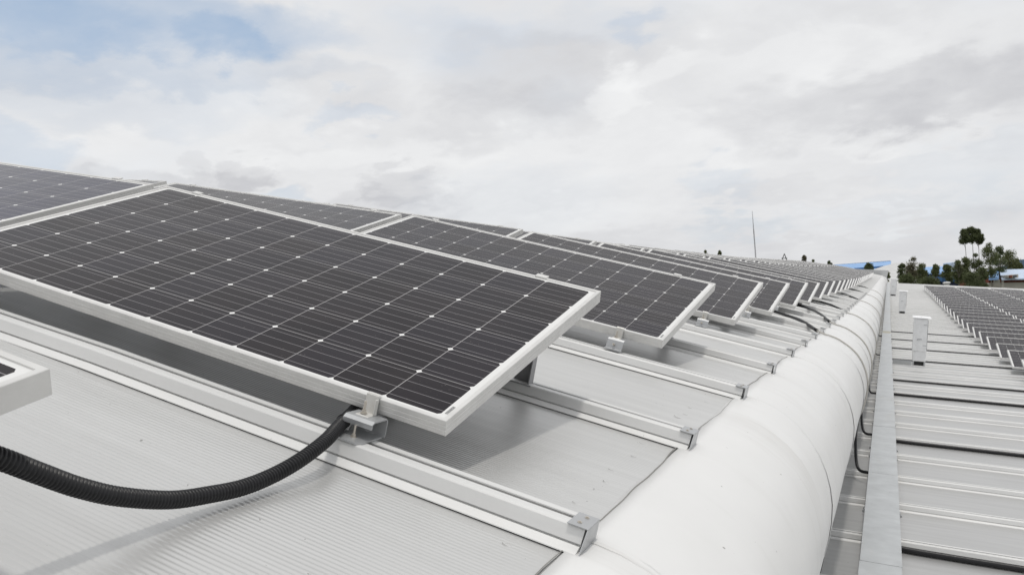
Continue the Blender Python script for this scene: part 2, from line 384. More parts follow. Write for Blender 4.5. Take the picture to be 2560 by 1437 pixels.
for k in range(-5, 82):
    y = k*RIBP
    yc = y
    if y > Y1: break
    far = k > 12
    o = obj('roof_rib', rib_mesh(yc, -14, .429, zL, far).mesh('roof_rib', M['rib']), fac)
    if k < 26:
        c = obj('end_cap', cap_me, o, (.436 + rnd.uniform(-.002, .006), yc, S(yc)), (0, 0, rnd.uniform(-.03, .03)))
        if k < 6: 
            obj('cap_screw', scr_me, o, c.location); obj('cap_screw', scr_me, o, c.location+Vector((.003, .038, 0)))

# rounded edge trim: profile measured from the photo, laid in lengths that lap over one another
TP = [(.405, -.1385), (.45, -.138), (.50, -.141), (.56, -.152), (.61, -.170), (.67, -.198), (.73, -.238), (.78, -.288), (.82, -.345), (.85, -.405), (.872, -.47), (.884, -.54), (.888, -.61), (.886, -.68), (.880, -.74), (.870, -.78)]
def trim_scale(y): return float(np.interp(y, [-6, 2, 7, 14, 80], [.985, .99, 1.075, 1.12, 1.12]))
def trim_pt(i, y, lift=0.):
    x, z = TP[i]; s = trim_scale(y)
    return (.405+(x-.405)*s, y, z*1.0+S(y)+lift)
tr = random.Random(5)
CREASE = [[(tr.uniform(.05, .95), tr.uniform(-.10, .05), tr.uniform(.012, .035), tr.uniform(.002, .0055)) for _ in range(6)] for _ in range(9)]
seg = 0; yy = Y0
while yy < Y1-.5:
    L = 1.978; y2 = min(yy+L+.03, Y1)
    b = MB(); step = .02 if yy < 4 else (.04 if yy < 10 else .2); ysq = list(np.arange(yy, y2-.001, step))+[y2]; n = len(TP)
    vs = []
    for y in ysq:
        t0 = (y-yy)/L
        flare = .0022*math.exp(-(y-yy)/.04)+.0005
        for i in range(n):
            p = trim_pt(i, y)
            # outward direction of the profile
            j0, j1 = max(0, i-1), min(n-1, i+1); tx, tz = TP[j1][0]-TP[j0][0], TP[j1][1]-TP[j0][1]; l = math.hypot(tx, tz)
            ox, oz = -tz/l, tx/l
            u_ = i/(n-1)
            oil = .0035*math.sin(y*2.7+i*.35+seg)*math.sin(u_*math.pi)
            for (cy, cs, cw, ca) in CREASE[seg % 9]:
                dd = (t0-cy-cs*u_)/cw; oil -= ca*math.exp(-dd*dd)*u_**.8*(1-u_*.3)
            k = flare+oil+(.004 if i == 0 and 0 else 0)
            edge = (.004*math.sin(y*5.1+seg)+.0025*math.sin(y*13.7)) if i == 0 else 0
            vs.append((p[0]+ox*k+edge, p[1], p[2]+oz*k+.0006*(seg % 2)))
    fs = [(a*n+i, a*n+i+1, (a+1)*n+i+1, (a+1)*n+i) for a in range(len(ysq)-1) for i in range(n-1)]
    b.add(vs, fs)
    me = b.mesh('rounded_trim', M['white_trim'], True)
    o = obj('rounded_trim', me, fac); md = o.modifiers.new('sheet', 'SOLIDIFY'); md.thickness = .0022; md.offset = -1
    seg += 1; yy += L
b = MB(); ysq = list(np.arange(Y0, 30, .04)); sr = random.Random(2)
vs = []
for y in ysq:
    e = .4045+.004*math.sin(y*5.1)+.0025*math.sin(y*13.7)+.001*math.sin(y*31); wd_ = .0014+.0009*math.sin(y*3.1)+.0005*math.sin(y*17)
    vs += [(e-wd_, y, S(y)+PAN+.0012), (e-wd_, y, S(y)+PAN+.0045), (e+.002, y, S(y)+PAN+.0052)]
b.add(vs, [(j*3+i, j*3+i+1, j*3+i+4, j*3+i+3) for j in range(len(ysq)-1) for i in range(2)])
tag(obj('edge_seam_shade', b.mesh('edge_seam_shade', M['seam_shade_and_marks'], recalc=False), fac), 'thin painted line of gap shade along the rounded trim')  # dark strip standing in for the shade in the lap gap
b = MB(); b.box(.80, .84, Y0, Y1, -2.2, -.70); tag(obj('upstand_wall', b.mesh('upstand_wall', M['wall']), fac), 'grey wall between the two roof levels')
for v in b.v: pass

# lower roof (its own frame: origin at the first row of its panels)
LX, LZ = 3.41, -.71
low = empty('lower_factory_building', wp(LX, 0, LZ), low_rot)
tag(low, 'lower factory building whose flatter grey ribbed roof runs off to the right', 'factory building')
def SL(y): return float(np.interp(y, [17, 25, 30, 40, 60, 80], [0, .03, .09, .33, .78, 1.15]))
Lc = math.cos(BETA)
XL0, XL1 = (.845-LX)/Lc+.03, 44.
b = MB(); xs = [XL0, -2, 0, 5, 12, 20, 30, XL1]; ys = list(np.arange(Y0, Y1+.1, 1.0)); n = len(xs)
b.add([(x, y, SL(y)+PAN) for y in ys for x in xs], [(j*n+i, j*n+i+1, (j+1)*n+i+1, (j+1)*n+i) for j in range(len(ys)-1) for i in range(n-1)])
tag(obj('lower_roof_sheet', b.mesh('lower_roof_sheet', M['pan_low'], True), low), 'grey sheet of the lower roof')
RL0 = .57
kk = 0
for k in range(-5, 82):
    y = RL0+k*RIBP
    if y > Y1 or y < Y0+.2: continue
    far = k > 18
    pr = rib_profile(); pr = [pr[i] for i in (0, 2, 4, 5, 6, 8, 15, 17, 19)] if far else pr
    b = MB(); n = len(pr); xs = [XL0, XL1]
    b.add([(x, y+py, pz+SL(y)) for x in xs for py, pz in pr], [(k2, k2+1, n+k2+1, n+k2) for k2 in range(n-1)])
    obj('roof_rib', b.mesh('roof_rib', M['rib']), low)
# walls down to the ground
def wall(name, pts, parent, m=M['wall']):
    b = MB(); b.prism(pts, (0, 0, -14)); return obj(name, b.mesh(name, m), parent)
wall('side_wall', [(-14.2, Y0, -2.6), (-14.0, Y0, -2.6), (-14.0, Y1, -1.4), (-14.2, Y1, -1.4)], fac)
wall('end_wall', [(-14, Y1, -1.5), (.8, Y1, 1.0), (.8, Y1+.2, 1.0), (-14, Y1+.2, -1.5)], fac)
wall('end_wall', [(-14, Y0-.2, -2.4), (.8, Y0-.2, -.3), (.8, Y0, -.3), (-14, Y0, -2.4)], fac)
wall('end_wall', [(XL0, Y1, SL(Y1)-.16), (XL1, Y1, SL(Y1)-.16), (XL1, Y1+.2, SL(Y1)-.16), (XL0, Y1+.2, SL(Y1)-.16)], low)
wall('end_wall', [(XL0, Y0-.2, -.16), (XL1, Y0-.2, -.16), (XL1, Y0, -.16), (XL0, Y0, -.16)], low)
wall('side_wall', [(XL1, Y0, -.16), (XL1+.2, Y0, -.16), (XL1+.2, Y1, .9), (XL1, Y1, .9)], low)
b = MB(); k = 12
for i in range(k+1): b.v.append((0+.22*math.cos(math.pi*i/k), 0, .22*math.sin(math.pi*i/k)+0))
ypos = 60

# ---------------------------------------------------------------- solar panels
def tilt(p, th): 
    x, y, z = p; return (x, y*math.cos(th)-z*math.sin(th), y*math.sin(th)+z*math.cos(th))
PX0, PX1, PY0, PY1 = -1.926, .030, -.022, .970
def frame_mesh(th, g=.0007):
    pr = [(.012, -.0015), (.012, .003), (.0012, .0034), (0, .0022), (0, -.0085), (g, -.0093), (g, -.0117), (0, -.0125), (0, -.0205), (g, -.0213), (g, -.0237), (0, -.0245),
          (0, -.0365), (.0008, -.0373), (.028, -.0373), (.028, -.0353), (.002, -.0353), (.002, -.0045), (.012, -.0045)]
    b = MB(); n = len(pr); vs = []
    cs = [(PX0, PY0, 1, 1), (PX1, PY0, -1, 1), (PX1, PY1, -1, -1), (PX0, PY1, 1, -1)]
    for cx, cy, sx, sy in cs:
        for a, z in pr: vs.append(tilt((cx+sx*a, cy+sy*a, z), th))
    fs = []
    for c in range(4):
        d = (c+1) % 4
        for k in range(n): fs.append((c*n+k, d*n+k, d*n+(k+1) % n, c*n+(k+1) % n))
    b.add(vs, fs); return b.mesh('frame', M['frame'])
def glass_mesh(th):
    b = MB(); x0, x1, y0, y1 = PX0+.006, PX1-.006, PY0+.006, PY1-.006
    top = [(x0, y0), (x1, y0), (x1, y1), (x0, y1)]
    b.add([tilt((x, y, 0), th) for x, y in top], [(0, 1, 2, 3)], 0)
    b.add([tilt((x, y, -.0035), th) for x, y in top], [(3, 2, 1, 0)], 1)
    me = b.mesh('cell_sheet', [M['cells'], M['frame_back']], recalc=False)
    uv = me.uv_layers.new(name='UVMap')
    for li, lp in enumerate(me.loops):
        x, y = top[lp.vertex_index % 4]; uv.data[li].uv = (-x, y)
    return me
def zbar(b, x0, x1, pts, t=.004):
    """bent strip: profile in y,z extruded in x"""
    n = len(pts); up = []
    for i in range(n):
        a = Vector(pts[max(0, i-1)]); c = Vector(pts[min(n-1, i+1)]); d = (c-a).normalized(); nn = Vector((-d.y, d.x))
        up.append(Vector(pts[i])+nn*t)
    poly = [Vector((x0, p[0], p[1])) for p in pts]+[Vector((x0, p.x, p.y)) for p in reversed(up)]
    b.prism(poly, (x1-x0, 0, 0))
def bracket_meshes():
    b = MB()                                                              # galvanised stand-off on the rib
    zbar(b, -.207, -.125, [(-.078, -.062), (-.079, -.052), (-.072, -.0475), (-.02, -.0475), (-.016, -.052), (-.016, -.085), (-.020, -.0905)], .0035)
    poly = [(-.205, -.020, -.0945), (-.130, -.020, -.0945), (-.130, -.100, -.0945), (-.142, -.116, -.0945), (-.193, -.116, -.0945), (-.205, -.104, -.0945)]
    b.prism(poly, (0, 0, .0045))
    poly = [(-.205, -.020, -.090), (-.205, -.052, -.090), (-.205, -.030, -.050), (-.205, -.018, -.050)]
    b.prism(poly, (.003, 0, 0))
    foot = b.mesh('standoff', M['galv'])
    b = MB()
    zbar(b, -.205, -.130, [(-.112, -.0915), (-.084, -.0915), (-.076, -.088), (-.066, -.052), (-.060, -.0475), (-.016, -.0475)], .0035)
    foot2 = b.mesh('standoff', M['galv'])
    b = MB()                                                              # L-shaped clamp gripping the frame
    b.box(-.190, -.154, -.0262, -.0230, -.0475, .0042); b.box(-.190, -.154, -.0230, -.012, .0036, .0056)
    b.box(-.190, -.154, -.060, -.0262, -.0475, -.0420); b.box(-.1565, -.154, -.038, -.0262, -.0420, -.004)
    clamp = bevel(b.mesh('clamp', M['clamp']), .0012, 1)
    b = MB()
    b.cyl((-.176, -.046, -.0405), .0085, .002, 14); b.cyl((-.176, -.046, -.0385), .0062, .006, 6); b.cyl((-.176, -.046, -.0325), .0033, .022, 8)
    bolt = b.mesh('bolt', M['steel'])
    b = MB()
    b.cyl((-.168, -.084, -.090), .0075, .002, 14); b.cyl((-.168, -.084, -.088), .0055, .006, 6); b.cyl((-.168, -.084, -.082), .003, .020, 8)
    m4 = b.mesh('bolt', M['steel'])
    b = MB(); b.cyl((-.170, -.078, -.070), .0062, .008, 6, (0, -.95, .3)); b.cyl((-.170, -.078, -.070), .003, .020, 8, (0, -.95, .3))
    return foot, foot2, clamp, bolt, m4, b.mesh('bolt', M['steel'])
FOOT, FOOTB, CLAMP, BOLT1, BOLT2, BOLT3 = bracket_meshes()
def leg_mesh(th, zb):
    x, y, z = tilt((0, PY1, -.037), th); b = MB()
    b.prism([(-.205, .915, zb), (-.135, .915, zb), (-.150, y-.012, z), (-.205, y-.012, z)], (0, .004, 0))
    b.prism([(-.135, .915, zb), (-.135, .880, zb), (-.150, y-.030, z-.01), (-.150, y-.012, z)], (-.004, 0, 0))
    b.box(-.215, -.125, .872, .919, zb-.002, zb+.002)
    return b.mesh('rear_leg', M['dark_leg'])
def clip_mesh(th):
    b = MB(); b.box(-.206, -.164, PY1-.012, PY1+.012, .003, .0065); b.box(-.206, -.164, PY1+.001, PY1+.006, -.04, .003)
    b.v = [tilt(p, th) for p in b.v]; return b.mesh('rear_clip', M['frame'])
DX = [0, -1.57]; TH = .256
def make_panel(th, zleg, g=.0007):
    r = empty('solar_panel', (0, 0, 0))
    obj('frame', frame_mesh(th, g), r); obj('cell_sheet', glass_mesh(th), r)
    sb = MB(); sb.box(.006, .0135, .012, .050, .0003, .0008); sb.v = [tilt(p, th) for p in sb.v]; obj('barcode_sticker', sb.mesh('barcode_sticker', M['sticker']), r)
    cm, lm = clip_mesh(th), leg_mesh(th, zleg)
    for dx in DX:
        pl = th == TH; f = obj('standoff', FOOTB if pl else FOOT, r, (dx, 0, 0)); obj('bolt', BOLT3 if pl else BOLT2, f)
        c = obj('clamp', CLAMP, r, (dx, 0, 0)); obj('bolt', BOLT1, c)
        obj('rear_leg', lm, r, (dx, 0, 0)); obj('rear_clip', cm, r, (dx, 0, 0))
    return r
def copy_panel(src, lod):
    r = src.copy(); C.objects.link(r)
    for ch in list(src.children):
        if lod and ch.name.split('.')[0] not in ('frame', 'cell_sheet', 'rear_leg'): continue
        if lod > 1 and ch.name.split('.')[0] == 'rear_leg': continue
        c = link_child(ch, r)
        for g in ch.children: link_child(g, c)
    return r
TH = .256
PROTO = {0: make_panel(.255, .0, .00012), 1: make_panel(.298, -.075), 2: make_panel(TH, -.094)}
used = set()
cand = []
def area(P, ex, ey, ez):
    q = [px(P+a) for a in (Vector((0, 0, 0)), ex, ex+ey, ey)]
    if any(i is None for i in q): return None
    us = [i[0] for i in q]; vs_ = [i[1] for i in q]
    if max(us) < 0 or min(us) > 2560 or min(vs_) > 1437: return 0
    A = 0
    for i in range(4):
        x1, y1 = min(max(us[i], 0), 2560), vs_[i]; x2, y2 = min(max(us[(i+1) % 4], 0), 2560), vs_[(i+1) % 4]; A += x1*y2-x2*y1
    return abs(A)/2
def panel_rot(phi): return Matrix.Rotation(phi, 3, 'Y')
for k in range(-1, 28):                                                   # upper roof
    x = 0.; z = 0.
    for c in range(0, 5):
        phi = -.0725*c if c else 0.
        xo = -(PX1-.03)-.0 ; ox = -2.02*c+.0
        if c: 
            # start where the previous column ended
            x = X_END-.058+0.0; z = Z_END-.004
        # local origin is the cell corner (x=0); its right edge is at PX1
        cx, cz = (0, 0) if c == 0 else (x-PX1*math.cos(phi), z+PX1*math.sin(phi))
        X_END = cx+PX0*math.cos(phi); Z_END = cz-PX0*math.sin(phi)
        if k == -1 and c > 0: continue
        loc = wp(cx, k*PITCH, cz+S(k*PITCH)) if k >= 0 else wp(-.172, -1.862, -.078); Rm3 = W @ panel_rot(phi)
        th = TH
        a = area(loc+Rm3 @ Vector((PX0, 0, 0)), Rm3 @ Vector((1.956, 0, 0)), Rm3 @ Vector((0, .95, .25)), None)
        if a is None: a = 1e6
        if k == 0 or (k == -1): a = 1e6-k
        if a <= 0: continue
        if k >= 14 and c >= 3: continue
        cand.append((a, 'u', k, c, loc, (0, ALPHA+phi, 0)))
for k in range(-1, 24):                                                   # lower roof
    y = 17.149+k*PITCH
    for c in range(0, 12):
        xl = 1.926+2.02*c
        P = wp(LX, 0, LZ)+Matrix.Rotation(ALPHA-BETA, 3, 'Y') @ Vector((xl, y, SL(y)))
        R3 = Matrix.Rotation(ALPHA-BETA, 3, 'Y')
        a = area(P+R3 @ Vector((PX0, 0, 0)), R3 @ Vector((1.956, 0, 0)), R3 @ Vector((0, .95, .25)), None)
        if not a: continue
        cand.append((a, 'l', k, c, P, (0, ALPHA-BETA, 0)))
cand.sort(key=lambda q: -q[0])
print('panels', len(cand))
firsts = {}
colname = ['beside the rounded edge', 'second from the edge', 'third from the edge', 'fourth from the edge', 'fifth from the edge']
stuff_b = MB(); stuff_uv = []
for i, (a, side, k, c, P, rot) in enumerate(cand):
    if i < 296:
        pk = 2
        if side == 'u' and k in (-1, 0): pk = k+1
        near = side == 'u' and k < 5
        lod = 0 if near else (1 if side == 'u' and k < 12 else 2)
        if pk not in used: o = PROTO[pk]; used.add(pk)
        else: o = copy_panel(PROTO[pk], lod)
        if pk == 2:
            jr = random.Random(k*31+c*7+(5 if side == 'u' else 0)); rot = (jr.uniform(-.005, .005), rot[1]+jr.uniform(-.0015, .0015), jr.uniform(-.0015, .0015)); P = P+Vector((jr.uniform(-.006, .006), jr.uniform(-.008, .008), jr.uniform(-.003, .003)))
        o.location = P; o.rotation_euler = rot; o['category'] = 'solar panel'
        if side == 'u' and k == 0 and c == 1:
            for ch in o.children:
                if ch.name.startswith('cell_sheet'):
                    ch.data = ch.data.copy(); ch.data.materials[0] = M['cells_blue']
        if side == 'u':
            o['group'] = 'solar panels on the upper roof'
            if k == -1: o['label'] = 'nearest solar panel, only its white frame corner showing at the left edge'
            elif k == 0 and c == 0: o['label'] = 'large foreground solar panel with black cells and white frame, end of its row'
            elif k == 0 and c == 1: o['label'] = 'bluish solar panel cut by the left edge, next to the large foreground panel'
            else: o['label'] = 'tilted solar panel in the %s row of the upper roof, %s' % (ordinal(k+1), colname[c])
        else:
            o['group'] = 'solar panels on the lower roof'
            o['label'] = 'solar panel in the %s visible row of the lower roof, %s from its left end' % (ordinal(k+2), ordinal(c+1))
    else:
        R3 = Matrix.Rotation(rot[1], 3, 'Y')
        top = [(PX0, PY0), (PX1, PY0), (PX1, PY1), (PX0, PY1)]
        vs = [P+R3 @ Vector(tilt((x, y, z), TH)) for z in (0, -.037) for x, y in top]
        stuff_b.add(vs, [(0, 1, 2, 3)], 0); stuff_b.add(vs, [(0, 4, 5, 1), (1, 5, 6, 2), (2, 6, 7, 3), (3, 7, 4, 0), (4, 7, 6, 5)], 1)
        stuff_uv += [(-x, y) for x, y in top]*4
if stuff_b.v:
    me = stuff_b.mesh('far_solar_panels', [M['cells'], M['frame']], recalc=False); uv = me.uv_layers.new(name='UVMap')
    for li, lp in enumerate(me.loops): uv.data[li].uv = stuff_uv[lp.vertex_index]
    tag(obj('far_solar_panels', me), 'farthest solar panels of both roofs merging into grey stripes', 'solar panels', kind='stuff')
for q in set(PROTO)-used: pass

# ---------------------------------------------------------------- conduits
def spline(pts, n):
    P = [Vector(p) for p in pts]; P = [P[0]*2-P[1]]+P+[P[-1]*2-P[-2]]; out = []
    for i in range(1, len(P)-2):
        for j in range(n):
            t_ = j/n; a, b_, c_, d_ = P[i-1], P[i], P[i+1], P[i+2]
            out.append(.5*((2*b_)+(-a+c_)*t_+(2*a-5*b_+4*c_-d_)*t_**2+(-a+3*b_-3*c_+d_)*t_**3))
    out.append(P[-2]); return out
def resample(pts, step):
    out = [pts[0]]; acc = 0
    for i in range(1, len(pts)):
        a, b_ = pts[i-1], pts[i]; L = (b_-a).length
        while acc+L >= step:
            f = (step-acc)/L; a = a.lerp(b_, f); out.append(a.copy()); L = (b_-a).length; acc = 0
        acc += L
    return out
hose = [(-.26, -1.16, .12), (-.205, -1.02, .066), (-.192, -.941, .027), (-.189, -.878, -.008), (-.186, -.807, -.046), (-.182, -.729, -.079), (-.176, -.622, -.110), (-.170, -.528, -.121),
        (-.163, -.448, -.124), (-.160, -.366, -.117), (-.156, -.29, -.099), (-.166, -.20, -.079), (-.200, -.112, -.076), (-.229, -.035, -.073), (-.245, .012, -.070), (-.268, .08, -.070), (-.31, .25, -.09), (-.42, .6, -.10)]
pts = resample(spline(hose, 12), .0013)
per = 6
b = MB(); prf = [.0122, .0146, .0164, .0164, .0146, .0122]
b.tube(pts, 0, 18, rfun=lambda i: prf[i % per])
hr = empty('cable_conduit', wp(-.176, -.622, -.11)); hr.rotation_euler = roof_rot
tag(hr, 'thick black corrugated conduit looping across the foreground to the near bracket', 'conduit')
def rel(o, org):
    o.location = -Vector(org); return o
rel(obj('corrugated_sleeve', b.mesh('corrugated_sleeve', M['black'], True), hr), (-.176, -.622, -.11))
b = MB(); q = Vector((-.224, -.050, -.0735)); tdir = Vector((-.35, 1., .04)).normalized()
ring = [q+tdir*s for s in (-.0025, .0025)]; b.tube(ring, .0178, 18); b.box(-.209, -.203, -.058, -.050, -.064, -.056)
rel(obj('cable_tie', b.mesh('cable_tie', M['black']), hr), (-.176, -.622, -.11))

def surf_pts(y, lift):
    out = []
    for i in range(len(TP)):
        x, _, z = trim_pt(i, y); j0, j1 = max(0, i-1), min(len(TP)-1, i+1); tx, tz = TP[j1][0]-TP[j0][0], TP[j1][1]-TP[j0][1]; l = math.hypot(tx, tz)
        out.append(Vector((x-tz/l*lift, y, z+tx/l*lift)))
    return out
def lowp(x, y, z):       # lower-roof local -> upper roof frame
    c, s = math.cos(BETA), math.sin(BETA); return Vector((LX+x*c-z*s, y, LZ+x*s+z*c))
def lowx(x): return (x-LX)/Lc
CROSS = [(7.35, 6.55, 0), (9.9, 8.45, 1), (12.6, 11.9, 2), (18.9, 18.4, 3), (24.9, 24.6, 4), (31, 30.8, 5)]
for ys_, yc, i in CROSS:
    r = .018
    a = [Vector((-.75, ys_+.35, S(ys_)-.03)), Vector((-.30, ys_+.18, S(ys_)-.07)), Vector((-.02, ys_, S(ys_)-.082)), Vector((.2, ys_*.55+yc*.45, S(yc)-.088)), Vector((.385, yc+.02, S(yc)-.115))]
    o = empty('cable_conduit', wp(.4, yc, S(yc)-.13)); o.rotation_euler = roof_rot; org = (.4, yc, S(yc)-.13)
    tag(o, 'conduit from the %s panel row over the rounded white edge to the cable tray' % ordinal({0: 4, 1: 5, 2: 7, 3: 10, 4: 13, 5: 16}[i]), 'conduit', 'conduits crossing the rounded roof edge')
    b = MB(); b.tube(spline(a, 8), r*.9, 10); rel(obj('black_hose', b.mesh('black_hose', M['black'], True), o), org)
    s = surf_pts(yc, .010); s = [a[-1]]+s[1:]
    b = MB(); b.tube(spline(s, 5), .0075, 8); rel(obj('pale_hose', b.mesh('pale_hose', M['hose'], True), o), org)
    e = s[-1]; tx = lowp(lowx(1.10), yc-.3, .0)
    d = [e, e+Vector((.0, -.02, -.07)), Vector((.93, yc-.12, e.z-.20)), Vector((1.0, yc-.3, tx.z-.05)), Vector((1.11, yc-.42, tx.z-.04))]
    b = MB(); b.tube(spline(d, 6), r*.75, 10); rel(obj('drop_hose', b.mesh('drop_hose', M['black'], True), o), org)
for yq, j in ((4.65, 0), (16.0, 1), (14.6, 2)):
    pass

# cable tray between the roofs
tr_ = empty('cable_tray', wp(LX, 0, LZ)); tr_.rotation_euler = low_rot
tag(tr_, 'long galvanised cable tray with flat lid running beside the rounded edge', 'cable tray')
TX0, TX1 = lowx(1.088), lowx(1.300); TZ0, TZ1 = -.080, .010
b = MB()
ys = list(np.arange(Y0, Y1-.1, 4.0))+[Y1-.3]
b.add([(x, y, SL(y)+z) for y in ys for x, z in ((TX0+.004, TZ0), (TX1-.004, TZ0), (TX1-.004, TZ1), (TX0+.004, TZ1))],
      [(j*4+i, j*4+(i+1) % 4, (j+1)*4+(i+1) % 4, (j+1)*4+i) for j in range(len(ys)-1) for i in range(4)]+[(0, 1, 2, 3)])
tag(obj('tray_channel', b.mesh('tray_channel', M['beige']), tr_), 'yellowish side of the tray')
lr = random.Random(9)
y = 1.12-2.4*3; 
while y < Y1-2.5:
    b = MB(); dz = lr.uniform(0, .0015); dx = lr.uniform(-.002, .002)
    z = lambda yy: SL(yy)+TZ1+.001+dz
    y2 = y+2.392
    b.add([(TX0-.004+dx, y, z(y)-.018), (TX0-.004+dx, y, z(y)+.003), (TX1+.004+dx, y, z(y)+.003), (TX1+.004+dx, y, z(y)-.018),
           (TX0-.004+dx, y2, z(y2)-.018), (TX0-.004+dx, y2, z(y2)+.003), (TX1+.004+dx, y2, z(y2)+.003), (TX1+.004+dx, y2, z(y2)-.018)],
          [(0, 1, 5, 4), (1, 2, 6, 5), (2, 3, 7, 6), (3, 2, 1, 0), (4, 5, 6, 7)])
    lid = obj('tray_lid', b.mesh('tray_lid', M['tray']), tr_)
    if y < 30:
        for sgn, x in ((-1, TX0-.006), (1, TX1+.006)):
            bb = MB(); yl = y+1.2
            bb.box(x-.003, x+.003, yl-.012, yl+.012, z(yl)-.035, z(yl)-.002); bb.box(min(x, x+sgn*.014), max(x, x+sgn*.014), yl-.006, yl+.006, z(yl)-.03, z(yl)-.012)
            obj('lid_clip', bb.mesh('lid_clip', M['galv']), lid)
    y += 2.4
for y in np.arange(-4.8, 40, 1.98):
    b = MB(); b.box(TX0-.02, TX1+.02, y, y+.04, SL(y)-.097, SL(y)+TZ0); obj('tray_support', b.mesh('tray_support', M['galv']), tr_)

# black conduits lying on the lower roof
CL = [(4.32, .021, 0), (8.28, .019, 0), (12.25, .019, 0), (14.20, .015, 0), (18.15, .013, 1), (21.1, .012, 1), (24.1, .012, 1), (27.1, .012, 1)]
for i, (y, r, end) in enumerate(CL):
    x1 = 12 if not end else .35
    pts = [(TX1-.12, y+.012, SL(y)-.1415+r), (TX1-.02, y+.010, SL(y)-.1415+r)]+[(xx, y+.005*math.sin(xx*1.1+i)+(-.02 if xx > 0 else 0), SL(y)-.1415+r) for xx in np.linspace(TX1+.35, x1, 9)]
    o = empty('cable_conduit', wp(LX, 0, LZ)+Matrix.Rotation(ALPHA-BETA, 3, 'Y') @ Vector((TX1, y, SL(y)-.12))); o.rotation_euler = low_rot
    b = MB(); b.tube(spline(pts, 5), r, 12); rel(obj('black_hose', b.mesh('black_hose', M['black'], True), o), (TX1, y, SL(y)-.12))
    w = ['thick black conduit on the lower roof at the bottom right corner', 'second nearest black conduit on the lower roof right of the tray', 'third nearest black conduit on the lower roof right of the tray',
         'thinner black conduit just beyond the third one on the lower roof', 'black conduit on the lower roof just behind the nearest white cabinet'][i] if i < 5 else '%s black conduit on the lower roof, beyond the nearest white cabinet' % ordinal(i+1)
    tag(o, w, 'conduit', 'black conduits on the lower roof')

# wrapped cabinets standing on the lower roof
def cabinet(x, y, wd, dp, h, label, extra=False):
    P = wp(LX, 0, LZ)+Matrix.Rotation(ALPHA-BETA, 3, 'Y') @ Vector((x, y, SL(y)+RIBTOP))
    r = empty('electrical_cabinet', P); r.rotation_euler = low_rot; tag(r, label, 'electrical cabinet', 'white wrapped cabinets on the lower roof')
    b = MB(); b.box(0, wd, 0, dp, .09, h*.30); b.box(-.012, wd+.004, -.008, dp, h*.30+.002, h-.02)
    obj('cabinet_body', bevel(b.mesh('cabinet_body', M['cabinet']), .008, 2), r)
    b = MB(); b.prism([(-.03, -.05, h-.012), (wd+.07, -.04, h-.020), (wd+.05, dp+.05, h+.012), (-.04, dp+.05, h+.02)], (0, 0, .005)); obj('rain_hood', b.mesh('rain_hood', M['cabinet']), r)
    b = MB()
    for xx in (.006, wd-.03):
        for yy2 in (.01, dp-.03): b.box(xx, xx+.024, yy2, yy2+.02, 0, .092)
    obj('foot_frame', b.mesh('foot_frame', M['galv']), r)
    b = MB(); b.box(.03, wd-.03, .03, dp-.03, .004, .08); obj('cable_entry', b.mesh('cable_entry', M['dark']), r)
    b = MB(); b.box(wd+.005, wd+.012, -.004, dp*.8, h*.32, h-.05); obj('side_channel', b.mesh('side_channel', M['dark_leg']), r)
    b = MB(); b.box(wd*.30, wd*.62, -.022, -.009, h*.545, h*.560); b.box(wd*.26, wd*.32, -.016, -.009, h*.53, h*.55)
    obj('handle', b.mesh('handle', M['galv']), r)
    b = MB()
    for q in (.42, .84): b.box(wd*.72, wd*.98, -.014, -.009, h*q, h*q+.012)
    obj('hinge', b.mesh('hinge', M['galv']), r)
    return r
cx = lowx(1.665)
cabinet(cx, 16.75, .235, .20, .96, 'nearest white wrapped cabinet standing on the lower roof, with sloping hood')
cabinet(cx-.05, 36.2, .25, .20, .92, 'middle white wrapped cabinet of the three on the lower roof')
cabinet(lowx(1.32), 52.0, .30, .22, 1.0, 'farthest white wrapped cabinet beside the far end of the tray')
o = empty('branch_tray', wp(LX, 0, LZ)+Matrix.Rotation(ALPHA-BETA, 3, 'Y') @ Vector((TX1, 16.6, -.09))); o.rotation_euler = low_rot
tag(o, 'short dark steel channel joining the cable tray to the nearest white cabinet', 'cable tray')
b = MB(); b.box(.02, cx-TX1-.01, .10, .104, .0, .085); b.box(.02, cx-TX1-.01, .104, .24, .0, .004); b.box(.02, cx-TX1-.01, .24, .244, .0, .085); obj('channel', b.mesh('channel', M['galv']), o)
b = MB()
for xx in (.2, .27, .3): b.cyl((xx, .10, .03), .006, .006, 8, (0, -1, 0))
obj('channel_bolts', b.mesh('channel_bolts', M['steel']), o)
# small vent on the far edge of the lower roof
P = at(2367, 712, 79); v_ = empty('roof_vent', P); tag(v_, 'small white domed vent on the far edge of the lower roof', 'roof vent')
b = MB(); ringp = [(0, 0, -.35+.0), (0, 0, .05), (0, 0, .18), (0, 0, .27), (0, 0, .30)]; b.tube(ringp, [.22, .22, .36, .26, .05], 14); obj('dome', b.mesh('dome', M['barrel'], 40), v_)
# lightning rod
top = at(1880.5, 527, 62); bot = at(1890, 652, 62)
o = empty('lightning_rod', bot); tag(o, 'thin tall lightning rod leaning slightly above the far roof', 'lightning rod')
b = MB(); dvec = top-bot; b.tube([Vector((0, 0, 0)), dvec*.6], .042, 8); obj('lower_pole', b.mesh('lower_pole', M['dark_leg']), o)
b = MB(); b.tube([dvec*.6, dvec], [.035, .012], 8); obj('upper_pole', b.mesh('upper_pole', M['dark_leg']), o)
